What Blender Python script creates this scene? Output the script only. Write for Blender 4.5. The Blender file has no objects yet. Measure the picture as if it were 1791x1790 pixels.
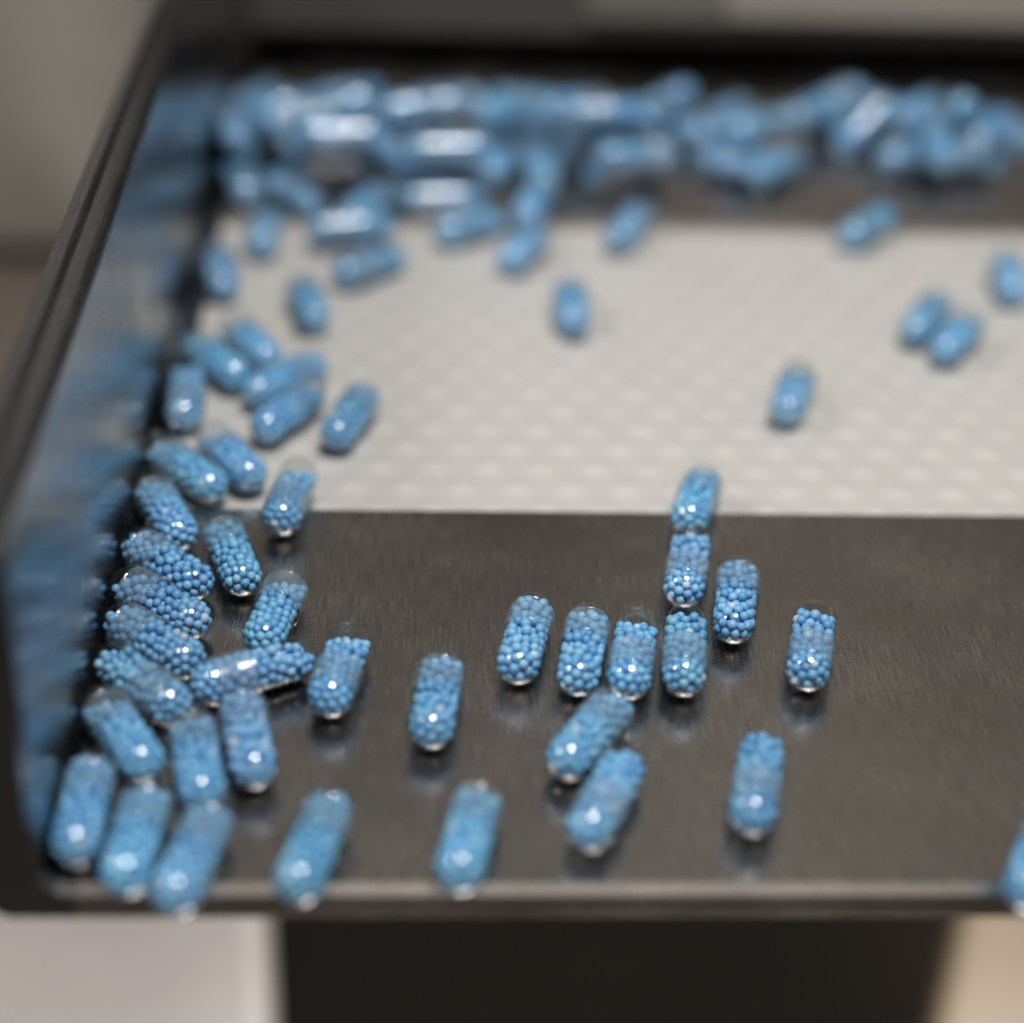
import bpy, bmesh, math, random
import numpy as np
from mathutils import Vector, Matrix

# One Blender unit is one centimetre.
S = bpy.context.scene
S.unit_settings.system = 'METRIC'
S.unit_settings.scale_length = 0.01
COL = S.collection

# ------------------------------------------------------------------ camera
FOCAL_PX, PIX = 3407.0, 1791.0
PITCH, YAW, ROLL, CAM_H = math.radians(32.0), 0.0564, 0.0389, 18.2
APERTURE = 1.42            # diameter of the lens opening, cm
FOCUS = 31.0               # cm along the lens axis
f0 = Vector((math.sin(YAW) * math.cos(PITCH), math.cos(YAW) * math.cos(PITCH), -math.sin(PITCH)))
r0 = Vector((math.cos(YAW), -math.sin(YAW), 0))
u0 = r0.cross(f0)
rv = math.cos(ROLL) * r0 + math.sin(ROLL) * u0
uv = -math.sin(ROLL) * r0 + math.cos(ROLL) * u0
cam = bpy.data.cameras.new('camera')
camo = bpy.data.objects.new('camera', cam)
COL.objects.link(camo)
M = Matrix((rv, uv, -f0)).transposed().to_4x4()
M.translation = Vector((0, 0, CAM_H))
camo.matrix_world = M
cam.sensor_width = 36.0
cam.lens = 36.0 * FOCAL_PX / PIX
cam.clip_start, cam.clip_end = 0.5, 1000.0
cam.dof.use_dof = True
cam.dof.focus_distance = FOCUS
cam.dof.aperture_fstop = cam.lens * 1e-3 / APERTURE
S.camera = camo

# ------------------------------------------------------------------ room light and lamps
W = bpy.data.worlds.new('World')
S.world = W
W.use_nodes = True
W.node_tree.nodes['Background'].inputs[0].default_value = (1.0, 0.93, 0.86, 1)
W.node_tree.nodes['Background'].inputs[1].default_value = 0.13


def lamp(name, loc, target, size, power, color):
    d = bpy.data.lights.new(name, 'AREA')
    d.shape = 'DISK'
    d.size = size
    d.energy = power
    d.color = color
    o = bpy.data.objects.new(name, d)
    o.location = loc
    o.rotation_euler = (Vector(target) - Vector(loc)).to_track_quat('-Z', 'Y').to_euler()
    COL.objects.link(o)


lamp('ceiling_lamp', (11, 8, 82), (3, 30, 0), 27, 79000, (1.0, 0.96, 0.91))
lamp('ceiling_lamp', (-72, 16, 72), (0, 30, 0), 24, 30000, (1.0, 0.96, 0.92))
lamp('room_lamp', (10, -62, 72), (3, 22, 0), 64, 3600, (1.0, 0.95, 0.90))
lamp('low_fill_light', (9, 21.5, -48), (4, 36, -14), 24, 19500, (1.0, 0.95, 0.91))  # unseen fill light, added to brighten the pedestal and bin

vs = S.view_settings
vs.view_transform = 'Standard'
vs.look = 'None'
vs.exposure = 0.0
vs.gamma = 1.0
S.render.engine = 'CYCLES'
cy = S.cycles
cy.use_denoising = True
cy.max_bounces = 10
cy.diffuse_bounces = 4
cy.glossy_bounces = 4
cy.transmission_bounces = 6
cy.transparent_max_bounces = 40
cy.caustics_reflective = False
cy.caustics_refractive = False
cy.sample_clamp_indirect = 14.0


# ------------------------------------------------------------------ helpers
def tag(o, label=None, cat=None, group=None, kind=None):
    for k, v in (('label', label), ('category', cat), ('group', group), ('kind', kind)):
        if v:
            o[k] = v
    return o


def empty(name, loc=(0, 0, 0)):
    o = bpy.data.objects.new(name, None)
    o.empty_display_size = 0.3
    o.location = loc
    COL.objects.link(o)
    return o


def link(name, me, parent=None):
    o = bpy.data.objects.new(name, me)
    if parent:
        o.parent = parent
    COL.objects.link(o)
    return o


def bm_mesh(name, bm, mats, smooth=False):
    bmesh.ops.recalc_face_normals(bm, faces=bm.faces)
    me = bpy.data.meshes.new(name)
    bm.to_mesh(me)
    bm.free()
    for m in mats if isinstance(mats, (list, tuple)) else [mats]:
        me.materials.append(m)
    if smooth:
        for p in me.polygons:
            p.use_smooth = True
    return me


def box_mesh(name, lo, hi, mat, bevel=0.0, seg=3):
    bm = bmesh.new()
    c = [(a + b) / 2 for a, b in zip(lo, hi)]
    d = [abs(b - a) for a, b in zip(lo, hi)]
    bmesh.ops.create_cube(bm, size=1, matrix=Matrix.Translation(c) @ Matrix.Diagonal((*d, 1)))
    if bevel:
        bmesh.ops.bevel(bm, geom=list(bm.edges), offset=bevel, segments=seg, profile=0.5, affect='EDGES')
    return bm_mesh(name, bm, mat)


def extrude_profile(name, pts, y0, y1, mat, bevel=0.0, seg=4):
    """A closed (x, z) outline swept along y, its front edge rounded."""
    bm = bmesh.new()
    a = [bm.verts.new((x, y0, z)) for x, z in pts]
    b = [bm.verts.new((x, y1, z)) for x, z in pts]
    fr = bm.faces.new(a)
    bm.faces.new(b[::-1])
    n = len(pts)
    for i in range(n):
        bm.faces.new((a[i], b[i], b[(i + 1) % n], a[(i + 1) % n]))
    bmesh.ops.recalc_face_normals(bm, faces=bm.faces)
    if bevel:
        keep = [e for e in fr.edges if not all(abs(v.co.x - 0.4) < 0.003 for v in e.verts)]   # not the edge butted against the next piece
        bmesh.ops.bevel(bm, geom=keep, offset=bevel, segments=seg, profile=0.5, affect='EDGES', clamp_overlap=False)
    return bm_mesh(name, bm, mat)


def smooth_by_angle(me, deg=35):
    me.polygons.foreach_set('use_smooth', [True] * len(me.polygons))
    try:
        me.set_sharp_from_angle(angle=math.radians(deg))
    except Exception:
        pass
    return me


# ------------------------------------------------------------------ materials
class NT:
    def __init__(self, name):
        self.m = bpy.data.materials.new(name)
        self.m.use_nodes = True
        self.t = self.m.node_tree
        self.t.nodes.clear()
        self.out = self.n('ShaderNodeOutputMaterial')

    def n(self, typ, inputs=None, **kw):
        x = self.t.nodes.new(typ)
        for k, v in kw.items():
            setattr(x, k, v)
        for k, v in (inputs or {}).items():
            if hasattr(v, 'is_output'):
                self.t.links.new(v, x.inputs[k])
            else:
                x.inputs[k].default_value = v
        return x

    def surf(self, s):
        self.t.links.new(s, self.out.inputs['Surface'])
        return self.m

    def mix(self, fac, a, b):
        x = self.n('ShaderNodeMix', data_type='RGBA')
        for i, v in ((0, fac), (6, a), (7, b)):
            if hasattr(v, 'is_output'):
                self.t.links.new(v, x.inputs[i])
            else:
                x.inputs[i].default_value = v
        return x.outputs[2]

    def mul(self, a, b):
        x = self.n('ShaderNodeMix', data_type='RGBA', blend_type='MULTIPLY')
        x.inputs[0].default_value = 1.0
        self.t.links.new(a, x.inputs[6])
        self.t.links.new(b, x.inputs[7])
        return x.outputs[2]

    def math(self, op, a, b=0.0, c=0.0):
        x = self.n('ShaderNodeMath', operation=op)
        for i, v in enumerate((a, b, c)):
            if hasattr(v, 'is_output'):
                self.t.links.new(v, x.inputs[i])
            else:
                x.inputs[i].default_value = v
        return x.outputs[0]

    def noise(self, scale, stretch=(1, 1, 1), detail=3.0, rough=0.55):
        co = self.n('ShaderNodeTexCoord').outputs['Object']
        mp = self.n('ShaderNodeMapping', {'Vector': co, 'Scale': stretch})
        return self.n('ShaderNodeTexNoise', {'Vector': mp.outputs[0], 'Scale': scale, 'Detail': detail, 'Roughness': rough}).outputs['Fac']

    def ramp(self, fac, lo, hi, a, b):
        x = self.n('ShaderNodeMapRange', {'Value': fac, 'From Min': lo, 'From Max': hi, 'To Min': a, 'To Max': b})
        return x.outputs[0]


def mat_steel(name, base, rough, grain=(9, 0.5, 9), cross=0.5, bump=0.05, spread=0.08):
    """Brushed stainless steel: long fine scratches one way, fainter ones across."""
    t = NT(name)
    a = t.noise(2.6, grain, 4)
    b = t.noise(2.6, (grain[1], grain[0], grain[2]), 4)
    big = t.noise(0.35, (1, 1, 1), 4)
    g = t.math('ADD', t.math('MULTIPLY', a, 1 - cross * 0.5), t.math('MULTIPLY', b, cross * 0.5))
    r = t.math('ADD', t.ramp(g, 0.3, 0.7, rough - spread, rough + spread * 1.2), t.ramp(big, 0.3, 0.7, -0.06, 0.08))
    col = t.mix(t.ramp(g, 0.3, 0.7, 0, 1), (*[c * 0.70 for c in base], 1), (*base, 1))
    bp = t.n('ShaderNodeBump', {'Strength': 1.0, 'Distance': bump * 0.1, 'Height': g})
    p = t.n('ShaderNodeBsdfPrincipled', {'Base Color': col, 'Metallic': 1.0, 'Roughness': r, 'Normal': bp.outputs[0]})
    return t.surf(p.outputs[0])


def mat_paint(name, base, rough=0.5, var=0.12, spec=0.4):
    t = NT(name)
    c = t.mix(t.ramp(t.noise(0.25, (1, 1, 1), 5), 0.3, 0.7, 0, 1), (*[x * (1 - var) for x in base], 1), (*base, 1))
    p = t.n('ShaderNodeBsdfPrincipled', {'Base Color': c, 'Roughness': rough, 'Specular IOR Level': spec})
    return t.surf(p.outputs[0])


def mat_belt():
    t = NT('white_belt')
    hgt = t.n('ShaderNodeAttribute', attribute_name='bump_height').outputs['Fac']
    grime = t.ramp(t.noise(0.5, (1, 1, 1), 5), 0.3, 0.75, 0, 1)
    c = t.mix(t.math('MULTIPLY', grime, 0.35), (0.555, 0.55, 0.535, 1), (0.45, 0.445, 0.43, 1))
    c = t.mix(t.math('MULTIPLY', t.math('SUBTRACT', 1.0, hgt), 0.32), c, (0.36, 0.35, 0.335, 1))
    p = t.n('ShaderNodeBsdfPrincipled', {'Base Color': c, 'Roughness': 0.27, 'Specular IOR Level': 0.5})
    return t.surf(p.outputs[0])


def mat_pellet(name, island):
    t = NT(name)
    rnd = t.n('ShaderNodeNewGeometry').outputs['Random Per Island'] if island else t.n('ShaderNodeObjectInfo').outputs['Random']
    cr = t.n('ShaderNodeValToRGB', {'Fac': rnd})
    e = cr.color_ramp.elements
    e[0].position, e[0].color = 0.0, (*PELLET[0], 1)
    e[1].position, e[1].color = 0.55, (*PELLET[1], 1)
    x = cr.color_ramp.elements.new(0.97)
    x.color = (*PELLET[2], 1)
    x = cr.color_ramp.elements.new(0.992)
    x.color = (*PELLET[3], 1)
    nz = t.noise(9.0, (1, 1, 1), 3)
    c = t.mix(t.ramp(nz, 0.35, 0.7, 0, 0.25), cr.outputs[0], (0.36, 0.66, 0.90, 1))
    c = t.mul(c, t.n('ShaderNodeObjectInfo').outputs['Color'])
    p = t.n('ShaderNodeBsdfPrincipled', {'Base Color': c, 'Roughness': 0.36, 'Specular IOR Level': 0.5})
    return t.surf(p.outputs[0])


PELLET = [(0.10, 0.36, 0.72), (0.16, 0.47, 0.82), (0.26, 0.60, 0.90), (0.55, 0.72, 0.86)]


def mat_gelatin(name, haze):
    """Thin clear gelatin: see-through, mirror-like at its rims; the overlapping sleeve is a little milky."""
    t = NT(name)
    facing = t.n('ShaderNodeLayerWeight', {'Blend': 0.5}).outputs['Facing']
    fres = t.math('MULTIPLY_ADD', t.math('POWER', facing, 4.6), 0.34, 0.10)
    tint = t.mix(t.math('POWER', facing, 3.0), (0.985, 0.985, 0.98, 1), (0.80, 0.80, 0.74, 1))
    tr = t.n('ShaderNodeBsdfTransparent', {'Color': tint}).outputs[0]
    wave = t.n('ShaderNodeBump', {'Strength': 1.0, 'Distance': 0.008, 'Height': t.noise(3.2, (1, 1, 1), 2)})
    gl = t.n('ShaderNodeBsdfGlossy', {'Color': (1, 1, 1, 1), 'Roughness': 0.075 + haze * 0.9, 'Normal': wave.outputs[0]}).outputs[0]
    if haze:
        df = t.n('ShaderNodeBsdfDiffuse', {'Color': (0.52, 0.68, 0.82, 1)}).outputs[0]
        tl = t.n('ShaderNodeBsdfTranslucent', {'Color': (0.52, 0.68, 0.82, 1)}).outputs[0]
        dt = t.n('ShaderNodeMixShader', {0: 0.5, 1: df, 2: tl}).outputs[0]
        f = t.ramp(t.noise(5.0, (1, 1, 1), 4), 0.3, 0.7, haze * 0.6, haze * 1.4)
        tr = t.n('ShaderNodeMixShader', {0: f, 1: tr, 2: dt}).outputs[0]
    return t.surf(t.n('ShaderNodeMixShader', {0: fres, 1: tr, 2: gl}).outputs[0])


STEEL = mat_steel('brushed_steel_plate', (0.72, 0.67, 0.625), 0.225, grain=(11, 0.6, 11), spread=0.07, bump=0.06)
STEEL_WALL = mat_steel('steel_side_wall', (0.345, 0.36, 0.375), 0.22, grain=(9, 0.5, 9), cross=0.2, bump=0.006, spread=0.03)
STEEL_DARK = mat_steel('dull_dark_steel', (0.30, 0.28, 0.26), 0.42)
BELT = mat_belt()
PEL_ONE = mat_pellet('blue_pellet', False)
PEL_MANY = mat_pellet('blue_pellets', True)
CLEAR = mat_gelatin('clear_gelatin', 0.0)
HAZY = mat_gelatin('milky_gelatin', 0.22)
GATE = mat_paint('gate_tone_dim', (0.075, 0.073, 0.069), 0.5)  # dim end of the gate's light gradient, put into the colour
REFLECTED_TONE = mat_paint('reflected_panel_tone', (0.10, 0.092, 0.082), 0.6)  # lighter tone for the steel plate to reflect on its right
HOPPER = mat_paint('hopper_dark', (0.035, 0.03, 0.027), 0.6)
PALE = mat_paint('pale_machine_paint', (0.68, 0.645, 0.62), 0.5)
DECKP = mat_paint('taupe_deck_paint', (0.125, 0.105, 0.09), 0.5)
CABP = mat_paint('grey_cabinet_paint', (0.25, 0.232, 0.21), 0.5)
GATE_HALF_LIT = mat_paint('gate_tone_half_lit', (0.17, 0.162, 0.148), 0.5)  # middle step of the gate's light gradient, put into the colour
GATE_LIT = mat_paint('gate_tone_lit', (0.33, 0.31, 0.28), 0.5)  # brightest step of the gate's light gradient, put into the colour
BEIGE = mat_paint('beige_plastic', (0.47, 0.36, 0.24), 0.5)
FLOORM = mat_paint('dark_floor', (0.10, 0.083, 0.068), 0.7)

# ------------------------------------------------------------------ the surroundings
tag(link('floor', box_mesh('floor', (-200, -150, -62), (200, 260, -60), FLOORM)), kind='structure')

deck = empty('machine_deck', (-36, 60, -10.5))
tag(deck, 'taupe machine deck blurred behind the left chute wall', 'deck')
link('panel', box_mesh('deck_panel', (-34, -18, -1.0), (26, 60, 0), DECKP, 0.3), deck)
link('skirt', box_mesh('deck_skirt', (-33, -17, -49.4), (25, -16, -1.003), HOPPER), deck)

cab = empty('machine_cabinet', (-40, 62, -10.49))
tag(cab, 'grey machine cabinet blurred at the top left beyond the chute', 'cabinet')
link('body', box_mesh('cabinet_body', (-30, 0, 0), (33, 20, 40), CABP, 0.6), cab)
link('door', box_mesh('cabinet_door', (-28, -0.8, 0.8), (31.5, -0.003, 38), CABP, 0.25), cab)

ped = empty('pedestal', (-11, 37, -60))
tag(ped, 'pale painted machine pedestal under the front left corner of the chute', 'pedestal')
link('body', box_mesh('pedestal_body', (-16, -1.5, 0), (7.25, 0.8, 48.2), PALE, 0.4), ped)
link('foot', box_mesh('pedestal_foot', (-17, -3.5, 0), (8, 3, 1.5), HOPPER, 0.3), ped)

binb = empty('storage_bin', (24.3, 38, -60))
binb.rotation_euler = (0, 0, math.radians(-20))
tag(binb, 'beige bin blurred below the right end of the chute lip', 'bin')
link('body', box_mesh('bin_body', (-9.2, -5, 0), (12, 2.5, 48.6), BEIGE, 0.5), binb)
link('rim', box_mesh('bin_rim', (-9.6, -5.5, 48.603), (12.4, 3, 50.6), BEIGE, 0.4), binb)

hop = empty('hopper', (5, 52.4, 0))
tag(hop, 'grey steel hopper gate hanging over the heap of capsules', 'hopper')
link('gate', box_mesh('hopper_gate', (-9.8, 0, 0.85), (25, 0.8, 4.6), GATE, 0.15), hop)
link('reflected_dark_panel', box_mesh('hopper_reflected_dark', (-9.8, 0.1, 4.603), (25, 0.8, 34), HOPPER), hop)  # unseen from the camera; dark so the steel plate reflects dark
link('gate_lit_step', box_mesh('gate_lit_step', (-0.6, -0.35, 1.4), (3.2, -0.003, 4.5), GATE_HALF_LIT, 0.15), hop)  # added slab whose colour carries the gate getting lighter to the right
link('gate_lit_step', box_mesh('gate_lit_step_right', (3.21, -0.42, 1.5), (24.6, -0.003, 4.5), GATE_LIT, 0.15), hop)  # added slab, coloured as the brighter lit right of the gate
link('reflected_lighter_panel', box_mesh('reflected_lighter_panel', (2.6, -0.2, 4.603), (24.6, 0.097, 33), REFLECTED_TONE, 0.08), hop)  # unseen, added so the plate's right side reflects lighter
link('back_panel', box_mesh('hopper_back', (-9.8, 9, -0.3), (25, 9.6, 34), HOPPER), hop)
link('side_panel', box_mesh('hopper_side', (-10.4, 0.003, 0.0), (-9.803, 9.6, 34), HOPPER), hop)
link('side_panel', box_mesh('hopper_side_far', (25.003, 0.003, 0.0), (25.6, 9.6, 34), HOPPER), hop)
link('lid', box_mesh('hopper_lid', (-10.4, 0, 34.003), (25.6, 9.6, 34.6), GATE), hop)

# ------------------------------------------------------------------ the chute
chute = empty('chute', (-4.95, 19.5, 0))
tag(chute, 'brushed steel discharge chute with a folded left wall and rounded corner', 'chute')
XW, XE, YF, YB1, YB2, YE = 0.0, 30.0, 0.0, 9.58, 22.2, 41.0


def arc(cx, cz, r, a0, a1, n):
    return [(cx + r * math.cos(math.radians(a0 + (a1 - a0) * i / n)), cz + r * math.sin(math.radians(a0 + (a1 - a0) * i / n))) for i in range(n + 1)]


FIL = 0.34
prof = [(0.40, -0.62), (0.40, 0.0)]
prof += arc(FIL, FIL, FIL, 270, 180, 9)
prof += arc(-0.17, 5.25, 0.17, 0, 90, 6)
prof += [(-0.36, 5.42)]
prof += arc(-0.52, 5.40, 0.12, 170, 10, 8)[0:9]
prof += [(-0.68, 5.34)]
prof += arc(-0.72, 5.22, 0.12, 90, 180, 5)
prof += [(-0.84, -0.18)]
prof += arc(-0.44, -0.22, 0.40, 180, 270, 6)
# keep the outline from folding back on itself along the bead
clean = []
for q in prof:
    if not clean or (abs(q[0] - clean[-1][0]) + abs(q[1] - clean[-1][1])) > 1e-4:
        clean.append(q)
bead = arc(-0.52, 5.40, 0.12, 10, 170, 8)
i0 = next(i for i, q in enumerate(clean) if abs(q[0] + 0.36) < 1e-6 and abs(q[1] - 5.42) < 1e-6)
i1 = next(i for i, q in enumerate(clean) if abs(q[0] + 0.68) < 1e-6 and abs(q[1] - 5.34) < 1e-6)
clean = clean[:i0 + 1] + bead + clean[i1:]
link('side_wall', smooth_by_angle(extrude_profile('side_wall', clean, YF, YE, STEEL_WALL, 0.11, 1)), chute)
link('front_plate', smooth_by_angle(extrude_profile('front_plate', [(0.401, -0.62), (XE, -0.62), (XE, 0), (0.401, 0)], YF, YB1, STEEL, 0.11, 1)), chute)
link('rear_plate', smooth_by_angle(extrude_profile('rear_plate', [(0.401, -0.62), (XE, -0.62), (XE, 0), (0.401, 0)], YB2, YE, STEEL, 0.02, 2)), chute)


def belt_mesh(x0, x1, y0, y1, zt):
    step, px, py, amp = 0.1, 1.0, 0.735, 0.07
    nx, ny = int((x1 - x0) / step) + 1, int((y1 - y0) / step) + 1
    X = np.linspace(x0, x1, nx)
    Y = np.linspace(y0, y1, ny)
    gx, gy = np.meshgrid(X, Y)
    row = np.floor((gy - y0) / py)
    hx = ((gx + 0.5 * (row % 2) + 0.28) / px) % 1.0 - 0.5
    hy = ((gy - y0) / py) % 1.0 - 0.5
    d = np.sqrt((hx * px / 0.42) ** 2 + (hy * py / 0.36) ** 2)
    h = np.where(d < 1, 0.5 + 0.5 * np.cos(np.pi * np.clip(d, 0, 1)), 0)
    cell = (np.floor((gx + 0.5 * (row % 2) + 0.28) / px) * 7.13 + row * 3.71)
    h = h * (0.72 + 0.28 * np.sin(cell * 12.9898) ** 2)
    Z = zt - amp + amp * h
    v = np.stack([gx, gy, Z], -1).reshape(-1, 3)
    idx = np.arange(nx * ny).reshape(ny, nx)
    q = np.stack([idx[:-1, :-1], idx[:-1, 1:], idx[1:, 1:], idx[1:, :-1]], -1).reshape(-1, 4)
    me = bpy.data.meshes.new('belt_top')
    me.from_pydata(v.tolist(), [], q.tolist())
    at = me.attributes.new('bump_height', 'FLOAT', 'POINT')
    at.data.foreach_set('value', h.reshape(-1).astype(np.float32))
    me.materials.append(BELT)
    me.polygons.foreach_set('use_smooth', [True] * len(me.polygons))
    return me


belt = empty('conveyor_belt', (-4.95, 29.08, -0.12))
tag(belt, 'white dimpled conveyor belt between the two steel plates', 'belt')
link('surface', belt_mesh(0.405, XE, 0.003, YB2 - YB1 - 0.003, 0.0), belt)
link('backing', box_mesh('belt_backing', (0.405, 0.003, -0.5), (XE, YB2 - YB1 - 0.003, -0.12), PALE), belt)

# ------------------------------------------------------------------ capsules
SEP, RC, RB = 1.28, 0.382, 0.356
HALF = SEP / 2 + RC


def revolve(prof_, mats, name, seg=40):
    """prof_: (x, r, material) stations along the capsule's axis."""
    bm = bmesh.new()
    rings = []
    for x, r, _ in prof_:
        if r < 1e-6:
            rings.append([bm.verts.new((x, 0, 0))])
        else:
            rings.append([bm.verts.new((x, r * math.cos(2 * math.pi * k / seg), r * math.sin(2 * math.pi * k / seg))) for k in range(seg)])
    for (a, b, st) in zip(rings, rings[1:], prof_[1:]):
        for k in range(seg):
            k2 = (k + 1) % seg
            if len(a) == 1:
                f = bm.faces.new((a[0], b[k], b[k2]))
            elif len(b) == 1:
                f = bm.faces.new((a[k], b[0], a[k2]))
            else:
                f = bm.faces.new((a[k], b[k], b[k2], a[k2]))
            f.material_index = st[2]
    return smooth_by_angle(bm_mesh(name, bm, mats), 60)


def shell_meshes():
    n = 10
    dome = [(HALF - RC + RC * math.cos(math.pi / 2 * i / n), RC * math.sin(math.pi / 2 * i / n), 0) for i in range(n + 1)]
    skirt0, bend = 0.03, 0.70
    cap = dome[:-1] + [(HALF - RC, RC, 0), (bend, RC, 0)] if bend > HALF - RC else dome
    cap = dome + [(0.60, RC, 1), (0.34, RC - 0.002, 1), (0.32, RC - 0.006, 1), (0.26, RC - 0.006, 1), (0.24, RC, 1), (0.07, RC + 0.001, 1), (skirt0 + 0.022, RC + 0.001, 1), (skirt0 + 0.010, RC + 0.009, 0), (skirt0 - 0.003, RC + 0.004, 0), (skirt0 - 0.008, RC - 0.010, 0), (skirt0 + 0.01, RC - 0.016, 0)]
    c = revolve(cap, [CLEAR, HAZY], 'cap_shell')
    bd = [(-HALF + RB - RB * math.cos(math.pi / 2 * i / n), RB * math.sin(math.pi / 2 * i / n), 0) for i in range(n + 1)]
    bd += [(-0.2, RB, 0), (skirt0, RB, 0), (0.5, RB - 0.004, 0), (0.635, RB - 0.006, 0), (0.650, RB + 0.004, 0), (0.664, RB - 0.003, 0), (0.668, RB - 0.018, 0), (0.652, RB - 0.026, 0)]
    b = revolve(bd, [CLEAR], 'body_shell')
    return c, b


CAP_ME, BODY_ME = shell_meshes()


def settle(seed, slope, count=186, iters=230):
    """Pour pellets into a lying capsule and let them settle."""
    rg = np.random.default_rng(seed)
    h = SEP / 2 + 0.018
    rin = RB - 0.006
    rad = rg.uniform(0.070, 0.088, count)
    p = np.stack([rg.uniform(-h - 0.2, h + 0.2, count), rg.uniform(-0.22, 0.22, count), rg.uniform(-0.22, 0.22, count)], -1)
    g = np.array([slope, 0, -1.0])
    g /= np.linalg.norm(g)
    rs = rad[:, None] + rad[None, :]
    for it in range(iters):
        if it < iters - 45:
            p = p + g * 0.007
        for _ in range(2):
            d = p[:, None] - p[None]
            L = np.sqrt((d ** 2).sum(-1)) + np.eye(count) * 9 + 1e-9
            pen = np.clip(rs - L, 0, None)
            p = p + (d / L[..., None] * (pen * 0.30)[..., None]).sum(1)
            ax = np.zeros_like(p)
            ax[:, 0] = np.clip(p[:, 0], -h, h)
            o = p - ax
            m = np.sqrt((o ** 2).sum(-1)) + 1e-9
            lim = rin - rad
            k = np.where(m > lim, lim / m, 1.0)
            p = ax + o * k[:, None]
    depth = rin - np.sqrt(((p - ax) ** 2).sum(-1))
    return p, rad, depth


def ico(sub):
    bm = bmesh.new()
    bmesh.ops.create_icosphere(bm, subdivisions=sub, radius=1.0)
    v = np.array([x.co[:] for x in bm.verts])
    f = np.array([[w.index for w in x.verts] for x in bm.faces])
    bm.free()
    return v, f


IV, IF = ico(2)


def pellets_mesh(p, rad, name):
    n = len(p)
    v = (IV[None] * rad[:, None, None] + p[:, None]).reshape(-1, 3)
    f = (IF[None] + (np.arange(n) * len(IV))[:, None, None]).reshape(-1, 3)
    me = bpy.data.meshes.new(name)
    me.vertices.add(len(v))
    me.vertices.foreach_set('co', v.reshape(-1))
    me.loops.add(f.size)
    me.loops.foreach_set('vertex_index', f.reshape(-1))
    me.polygons.add(len(f))
    me.polygons.foreach_set('loop_start', np.arange(0, f.size, 3))
    me.polygons.foreach_set('use_smooth', np.ones(len(f), dtype=bool))
    me.update(calc_edges=True)
    me.materials.append(PEL_MANY)
    return me


PELLET_ME = bpy.data.meshes.new('pellet')
PELLET_ME.from_pydata(IV.tolist(), [], IF.tolist())
PELLET_ME.materials.append(PEL_ONE)
PELLET_ME.polygons.foreach_set('use_smooth', [True] * len(PELLET_ME.polygons))

FILLS = []
for k, sl in enumerate((0.12, 0.30, 0.06, 0.22, 0.40, 0.15)):
    p, rad, depth = settle(11 + k, sl, 192 - (k % 3) * 8)
    outer = (depth < 0.19) & (p[:, 2] > -0.20)
    FILLS.append((p, rad, outer, pellets_mesh(p, rad, 'pellet_fill'), pellets_mesh(p[~outer], rad[~outer], 'inner_pellets')))

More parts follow.
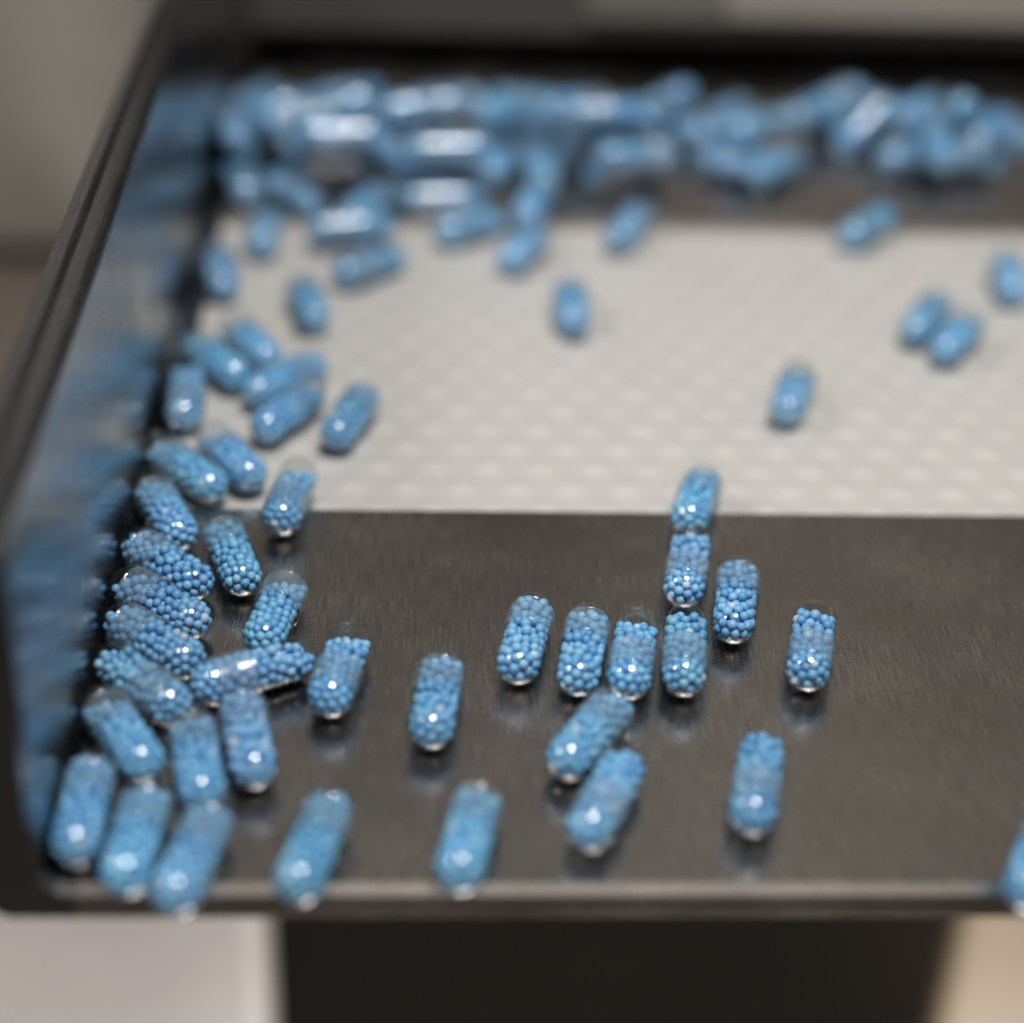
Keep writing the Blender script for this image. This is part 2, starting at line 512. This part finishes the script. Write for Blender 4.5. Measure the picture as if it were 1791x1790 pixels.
# x, y, z of the middle, heading and tilt of the end towards the lip, which end is the cap, pellets singly or not, label
CAPSULES = [
(1.68,24.73,0.382,-1.777,0.000,0.000,'b',1,'clear capsule of blue pellets, left end of the row of four on the steel plate'),
(2.57,24.45,0.382,-1.749,0.000,0.000,'b',1,'clear capsule second from the left in the row of four standing side by side'),
(3.34,24.37,0.382,-1.746,0.000,0.000,'f',1,'third capsule in the row of four, its front end touching a slanted capsule'),
(4.16,24.45,0.382,-1.709,0.000,0.000,'f',1,'right end capsule of the row of four, below the end to end pair'),
(5.14,25.82,0.382,-1.756,0.000,0.000,'b',1,'sharp capsule right of the end to end pair, upper right of the row of four'),
(6.17,24.60,0.382,-1.809,0.000,0.000,'f',1,'sharp capsule standing alone on the bare steel, right of the row of four'),
(4.47,26.83,0.382,-1.768,0.000,0.000,'f',1,'lower capsule of the end to end pair, on steel above the row of four'),
(4.87,28.99,0.322,-1.864,0.094,0.000,'b',0,'capsule lying across the boundary between the white belt and the front steel plate'),
(0.29,23.18,0.382,-1.687,0.000,0.000,'b',1,'lone tilted capsule on the steel midway between the left cluster and the row of four'),
(-1.18,23.91,0.382,-1.749,0.000,0.000,'f',1,'capsule just right of the sideways lying capsule, its waist narrow and front end wide'),
(2.54,22.38,0.382,-2.128,0.000,0.000,'b',1,'strongly slanted capsule below the row of four, its upper tip touching the row'),
(2.66,20.93,0.382,-1.983,0.000,0.000,'f',0,'blurry slanted capsule in front of the other slanted one, below the row of four'),
(4.84,21.29,0.382,-1.801,0.000,0.000,'f',0,'blurry upright capsule alone on the steel in the front right half'),
(0.72,20.16,0.382,-1.762,0.000,0.000,'b',0,'blurry capsule standing just behind the middle of the front lip'),
(-1.37,19.95,0.382,-1.801,0.000,0.000,'b',0,'blurry slanted capsule reaching over the front lip, right of the corner cluster'),
(8.50,19.75,0.382,-2.053,0.000,0.000,'b',0,'capsule cut off by the right picture edge, hanging over the front lip'),
(-2.23,28.90,0.382,-1.719,0.000,0.000,'f',1,'capsule slanting right, just crossing from belt to steel beside the left cluster'),
(-4.30,28.33,0.382,-1.148,0.000,0.000,'b',1,'capsule slanting to the left beside the wall, topmost of the stacked leaning ones'),
(-3.07,27.04,0.382,-1.263,0.000,0.000,'b',1,'capsule with hazy upper half and crisp lower end, right of the leaning stack'),
(-4.10,26.73,0.382,-0.773,0.000,0.000,'b',1,'leaning capsule by the wall with a clear empty dome, second down the leaning stack'),
(-4.07,25.63,0.382,-0.708,0.000,0.000,'b',1,'leaning capsule by the wall, third down the leaning stack'),
(-4.06,24.60,0.382,-0.708,0.000,0.000,'b',1,'leaning capsule by the wall, fourth down the leaning stack'),
(-4.10,23.52,0.382,-0.813,0.000,0.000,'f',1,'leaning capsule by the wall whose end points at the sideways lying capsule'),
(-4.24,22.32,0.382,-1.049,0.000,0.000,'b',1,'lowest of the leaning capsules by the wall, with two bright spots on its front end'),
(-2.25,25.41,0.382,-1.767,0.000,0.000,'b',1,'upright capsule standing behind the sideways lying capsule'),
(-2.49,23.84,0.382,-2.663,0.000,0.000,'f',1,'capsule lying almost sideways across the left cluster on the steel'),
(-2.44,22.26,0.382,-1.376,0.000,0.000,'b',1,'hazy topped capsule directly in front of the sideways lying capsule'),
(-3.12,21.74,0.382,-1.376,0.000,0.000,'b',0,'hazy capsule between the lowest leaning one and the front corner capsules'),
(-4.56,20.68,0.382,-1.571,0.000,0.000,'b',0,'upright capsule nearest the left wall in the front corner of the chute'),
(-3.77,20.10,0.382,-1.649,0.000,0.000,'b',0,'middle capsule of the three blurry ones in the front left corner'),
(-2.97,19.73,0.382,-1.784,0.000,0.000,'b',0,'slanted capsule poking over the front lip beside the front left corner'),
(-3.39,30.43,0.262,-1.010,0.000,0.000,'b',0,'blurry capsule at the front edge of the belt, right one of the pair leaning left'),
(-4.12,29.96,0.262,-0.854,0.000,0.000,'b',0,'blurry capsule at the front edge of the belt, left one of the pair leaning left'),
(-1.30,32.00,0.262,-1.878,0.000,0.000,'b',0,'separate slanted capsule on the belt, right of the left hand cluster'),
(-2.47,32.16,0.262,-2.098,0.000,0.000,'b',0,'slanted capsule on the belt between the separate one and the wall side one'),
(-4.43,32.67,0.262,-1.517,0.000,0.000,'f',0,'upright capsule closest to the wall at the middle of the belt'),
(-2.60,33.42,0.262,-2.346,0.000,0.000,'b',0,'nearly sideways capsule on the belt pointing right, above the slanted one'),
(-4.00,34.15,0.262,-0.927,0.000,0.000,'b',0,'left leaning capsule on the belt whose far tip is near the wall'),
(-3.39,34.93,0.262,-1.054,0.000,0.000,'b',0,'left leaning capsule on the belt just behind the other left leaning one'),
(-2.34,36.77,0.262,-1.345,0.000,0.000,'b',0,'capsule end on below the long sideways one at the left of the belt'),
(-4.27,38.21,0.262,-1.407,0.000,0.000,'b',0,'blurry capsule end on, near the wall at the back left of the belt'),
(-1.11,38.77,0.262,-2.366,0.000,0.000,'f',0,'long pale blue capsule lying sideways at the back left of the belt'),
(-3.51,40.41,0.262,-1.593,0.000,0.000,'f',0,'small blurry capsule end on behind the near wall one at the back of the belt'),
(-1.56,40.45,0.382,-2.908,0.000,0.000,'f',0,'dark blue sideways capsule under the left bright striped heap'),
(3.16,36.82,0.262,-1.575,0.000,0.000,'b',0,'single upright capsule alone in the middle of the white belt'),
(7.25,33.12,0.262,-1.882,0.000,0.000,'b',0,'single upright capsule alone on the right part of the belt'),
(2.28,39.71,0.262,-2.025,0.000,0.000,'b',0,"lower slanted capsule at the foot of the heap in the middle of the belt's back"),
(4.73,40.98,0.262,-1.970,0.000,0.000,'b',0,'slanted capsule alone at the back of the belt, right of the middle of the heap'),
(2.55,41.82,0.387,-1.780,0.008,0.000,'b',0,'slanted capsule above the lower one at the foot of the heap'),
(2.80,43.82,0.500,-1.441,-0.185,0.000,'b',0,'upright capsule between the two bright striped parts of the heap'),
(10.26,41.17,0.262,-2.279,0.000,0.000,'f',0,'nearly sideways capsule alone at the back right of the belt'),
(10.61,36.49,0.262,-2.113,0.000,0.000,'b',0,'left capsule of the crossed pair on the right of the belt'),
(11.09,35.65,0.262,-2.154,0.000,0.000,'b',0,'right capsule of the crossed pair on the right of the belt'),
(12.90,38.53,0.262,-1.700,0.000,0.000,'b',0,'upright capsule at the right picture edge on the belt'),
(-4.41,44.93,0.382,-1.438,0.000,0.000,'b',0,'capsule end on at the wall side foot of the heap'),
(-3.01,42.30,0.382,2.203,0.000,0.000,'b',0,"low sideways capsule at the front foot of the heap's left part"),
(-2.12,43.46,0.382,-3.016,0.000,0.000,'b',0,"lowest of the three bright striped sideways capsules at the heap's left"),
(-2.10,43.00,1.030,-2.981,0.000,0.000,'f',0,"middle of the three bright striped sideways capsules at the heap's left"),
(-1.88,42.62,1.706,-3.033,0.000,0.000,'b',0,"topmost of the three bright striped sideways capsules at the heap's left"),
(-3.97,45.38,1.148,-0.898,-0.159,0.000,'b',0,"pale capsule end on at the heap's upper left, beside the wall"),
(-2.09,44.47,1.603,-2.821,-0.325,0.000,'f',0,'grey blue sideways capsule along the top left of the heap'),
(-3.69,45.75,0.522,-0.987,-0.220,0.000,'b',0,'dark capsule between the wall side end and the striped ones'),
(0.50,42.17,0.382,-2.998,0.000,0.000,'f',0,'lowest bright striped sideways capsule in the middle of the heap'),
(0.37,42.86,0.815,-2.964,0.000,0.000,'b',0,'second bright striped sideways capsule up in the middle of the heap'),
(0.62,42.25,1.560,-3.016,0.000,0.000,'f',0,'third bright striped sideways capsule up in the middle of the heap'),
(0.16,44.63,1.353,-2.105,-0.301,0.000,'b',0,'dark blue sideways capsule behind the middle striped ones'),
(2.03,45.18,1.468,-2.420,0.000,0.000,'b',0,'dark blue slanted capsule at the top of the heap right of the middle'),
(-0.12,46.13,0.480,-0.812,-0.001,0.000,'b',0,'shaded capsule inside the heap behind the middle striped ones'),
(2.11,46.60,0.386,-1.990,0.006,0.000,'b',0,'shaded capsule in the gap right of the middle striped ones'),
(0.02,43.95,1.932,-2.899,-0.039,0.000,'b',0,'sideways capsule on the very top of the heap against the dark hopper gap'),
(4.86,43.77,0.382,-2.946,0.000,0.000,'f',0,'lowest capsule under the right bright striped ones'),
(4.27,44.51,1.067,-2.981,0.000,0.000,'b',0,"lower bright striped sideways capsule right of the heap's middle"),
(4.37,44.17,1.774,-3.033,0.000,0.000,'f',0,"upper bright striped sideways capsule right of the heap's middle"),
(5.10,43.40,1.039,-2.946,0.000,0.000,'b',0,'sideways capsule resting just under the right bright striped pair'),
(3.78,45.41,1.468,-2.780,0.023,0.000,'b',0,'dull sideways capsule behind the right bright striped pair'),
(6.56,47.25,0.382,-1.439,0.000,0.000,'b',0,"upright capsule beside the dark notch left of the heap's right part"),
(5.70,45.96,0.735,-1.903,0.584,0.000,'b',0,"capsule tucked behind the sideways one right of the heap's middle"),
(7.48,45.18,0.382,-2.371,0.000,0.000,'b',0,"slanted capsule at the lower left of the heap's right part"),
(8.57,44.10,0.526,-2.364,-0.055,0.000,'b',0,"capsule end on at the lower front of the heap's right part"),
(7.99,44.89,1.183,-1.990,0.166,0.000,'b',0,"slanted capsule on top of the two lowest in the heap's right part"),
(9.52,46.25,1.033,-2.804,-0.200,0.000,'f',0,"sideways capsule bridging the top of the heap's right part"),
(10.40,47.25,0.524,-2.752,0.223,0.000,'b',0,'pale topped capsule above the dark hollow of the heap'),
(10.53,48.10,0.682,-3.088,-0.486,0.000,'b',0,"dim sideways capsule at the rear of the heap's right part"),
(11.80,47.47,0.476,-1.945,-0.148,0.000,'b',0,'slanted capsule right of the dark hollow'),
(12.45,46.38,0.382,-2.126,0.000,0.000,'b',0,"slanted capsule at the front of the heap's far right clump"),
(12.53,44.56,1.049,-1.581,-0.288,0.000,'b',0,'pale capsule end on, hanging low in the far right clump'),
(14.12,45.64,0.382,-1.728,0.000,0.000,'b',0,'upright capsule at the right front of the far right clump'),
(13.46,45.65,1.348,-2.117,0.547,0.000,'f',0,'sideways capsule across the top of the far right clump'),
(12.51,46.45,1.158,-2.373,0.003,0.000,'b',0,'sideways capsule along the back of the far right clump'),
(15.16,46.91,0.382,-1.622,0.000,0.000,'b',0,'last capsule of the heap at the right picture edge'),
(-3.86,47.00,0.382,-3.073,0.000,0.000,'b',0,'blue capsule lying behind the wall side end of the heap'),
(-1.94,47.62,0.795,-2.687,-0.004,0.000,'f',0,'dim capsule at the rear of the heap straight behind the left stripes'),
(-4.28,48.31,0.382,-2.015,0.000,0.000,'b',0,'rearmost capsule of the heap, tucked against the left wall'),
(-0.97,44.07,1.012,1.941,0.132,0.000,'f',0,'slanted capsule wedged between the left and the middle bright stripes'),
(1.87,44.37,0.382,-1.834,0.000,0.000,'b',0,'capsule end on at the right foot of the middle bright stripes'),
(1.15,40.93,0.262,-2.465,0.000,0.000,'f',0,'dark blue sideways capsule lying under the middle bright stripes'),
(-1.21,41.93,0.322,-2.183,-0.094,0.000,'b',0,'dark sideways capsule between the left and middle parts at the heap foot'),
(2.69,47.95,0.613,-3.052,0.055,0.000,'f',0,'dim sideways capsule at the rear of the heap near its centre'),
(6.00,47.07,0.918,2.813,-0.607,0.000,'b',0,'dim capsule behind the right bright striped pair'),
(3.75,45.24,0.382,-2.126,0.000,0.000,'f',0,'capsule end on left of the lowest right striped ones'),
(7.85,47.87,0.382,-2.237,0.000,0.000,'b',0,'dim slanted capsule at the rear edge of the heap, right of the dark notch'),
(11.45,48.79,0.382,-3.109,0.000,0.000,'f',0,'rear sideways capsule over the dark hollow'),
(13.58,46.73,0.403,-2.122,-0.034,0.000,'b',0,'capsule end on in the middle of the far right clump'),
(-0.86,44.73,0.382,2.160,0.000,0.000,'f',0,'dark capsule lying low between the left and middle bright stripes'),
(0.69,48.53,0.382,-2.845,0.000,0.000,'b',0,'rear capsule lying low behind the middle of the heap'),
(2.97,46.64,0.495,-1.990,0.061,0.000,'f',0,'shaded capsule in the middle of the heap behind the upright one'),
(11.08,46.32,0.773,-2.627,-0.657,0.000,'b',0,'sideways capsule just right above the dark hollow of the heap'),
(13.69,44.81,1.055,-2.440,-0.517,0.000,'f',0,'sideways capsule low in the middle of the far right clump'),
(7.95,44.57,0.454,-2.380,0.102,0.000,'b',0,'capsule between the two lowest of the heap in its right part'),
(12.07,44.97,0.454,-2.720,0.113,0.000,'f',0,'capsule end on at the lower left of the far right clump'),
(-4.45,44.25,1.157,-1.407,0.024,0.000,'b',0,'capsule standing against the left wall above the heap foot'),
(-4.21,42.91,0.382,-1.317,-0.000,0.000,'f',0,'slanted capsule at the left foot of the heap near the wall'),
(-1.46,47.09,0.382,-2.686,0.000,0.000,'b',0,'dim capsule behind the topmost left bright stripe'),
(7.31,46.22,0.555,-2.368,0.165,0.000,'f',0,'slanted capsule at the left edge of the right part of the heap'),
(-3.05,47.95,0.393,-2.893,0.017,0.000,'b',0,'shaded capsule behind the top left of the heap'),]


rnd = random.Random(5)


def capsule(i, x, y, z, head, tilt, cap, single, label):
    root = empty('capsule', (x, y, z))
    root.rotation_euler = (0, -tilt, head)
    heap = y > 41.4
    tag(root, label, 'capsule', 'capsules heaped under the hopper gate' if heap else 'capsules scattered over the chute and belt')
    turn = 0.0 if cap == 'f' else math.pi
    for nm, me in (('body', BODY_ME), ('cap', CAP_ME)):
        o = link(nm, me, root)
        o.rotation_euler = ((i * 2.3) % 6.28, 0, turn)
    p, rad, outer, whole, inner = FILLS[(i * 5 + i // 6) % len(FILLS)]
    k = rnd.uniform(0.88, 1.06)
    tint = (k * rnd.uniform(0.85, 1.12), k * rnd.uniform(0.96, 1.03), k, 1.0)
    my = -1 if (i // 2) % 2 else 1
    if single:
        for q, r in zip(p[outer], rad[outer]):
            o = link('pellet', PELLET_ME, root)
            o.color = tint
            o.location = (q[0], q[1] * my, q[2])
            o.scale = (r * rnd.uniform(0.95, 1.04), r * rnd.uniform(0.95, 1.04), r * rnd.uniform(0.95, 1.04))
            o.rotation_euler = (rnd.uniform(0, 6), rnd.uniform(0, 6), 0)
        o = link('inner_pellets', inner, root)
    else:
        o = link('pellet_fill', whole, root)
    o.color = tint
    o.scale = (1, my, 1)
    o['kind'] = 'stuff'
    return root


for i, (x, y, z, head, tilt, roll, cap, single, label) in enumerate(CAPSULES):
    capsule(i, x, y, z, head, tilt, cap, single, label)
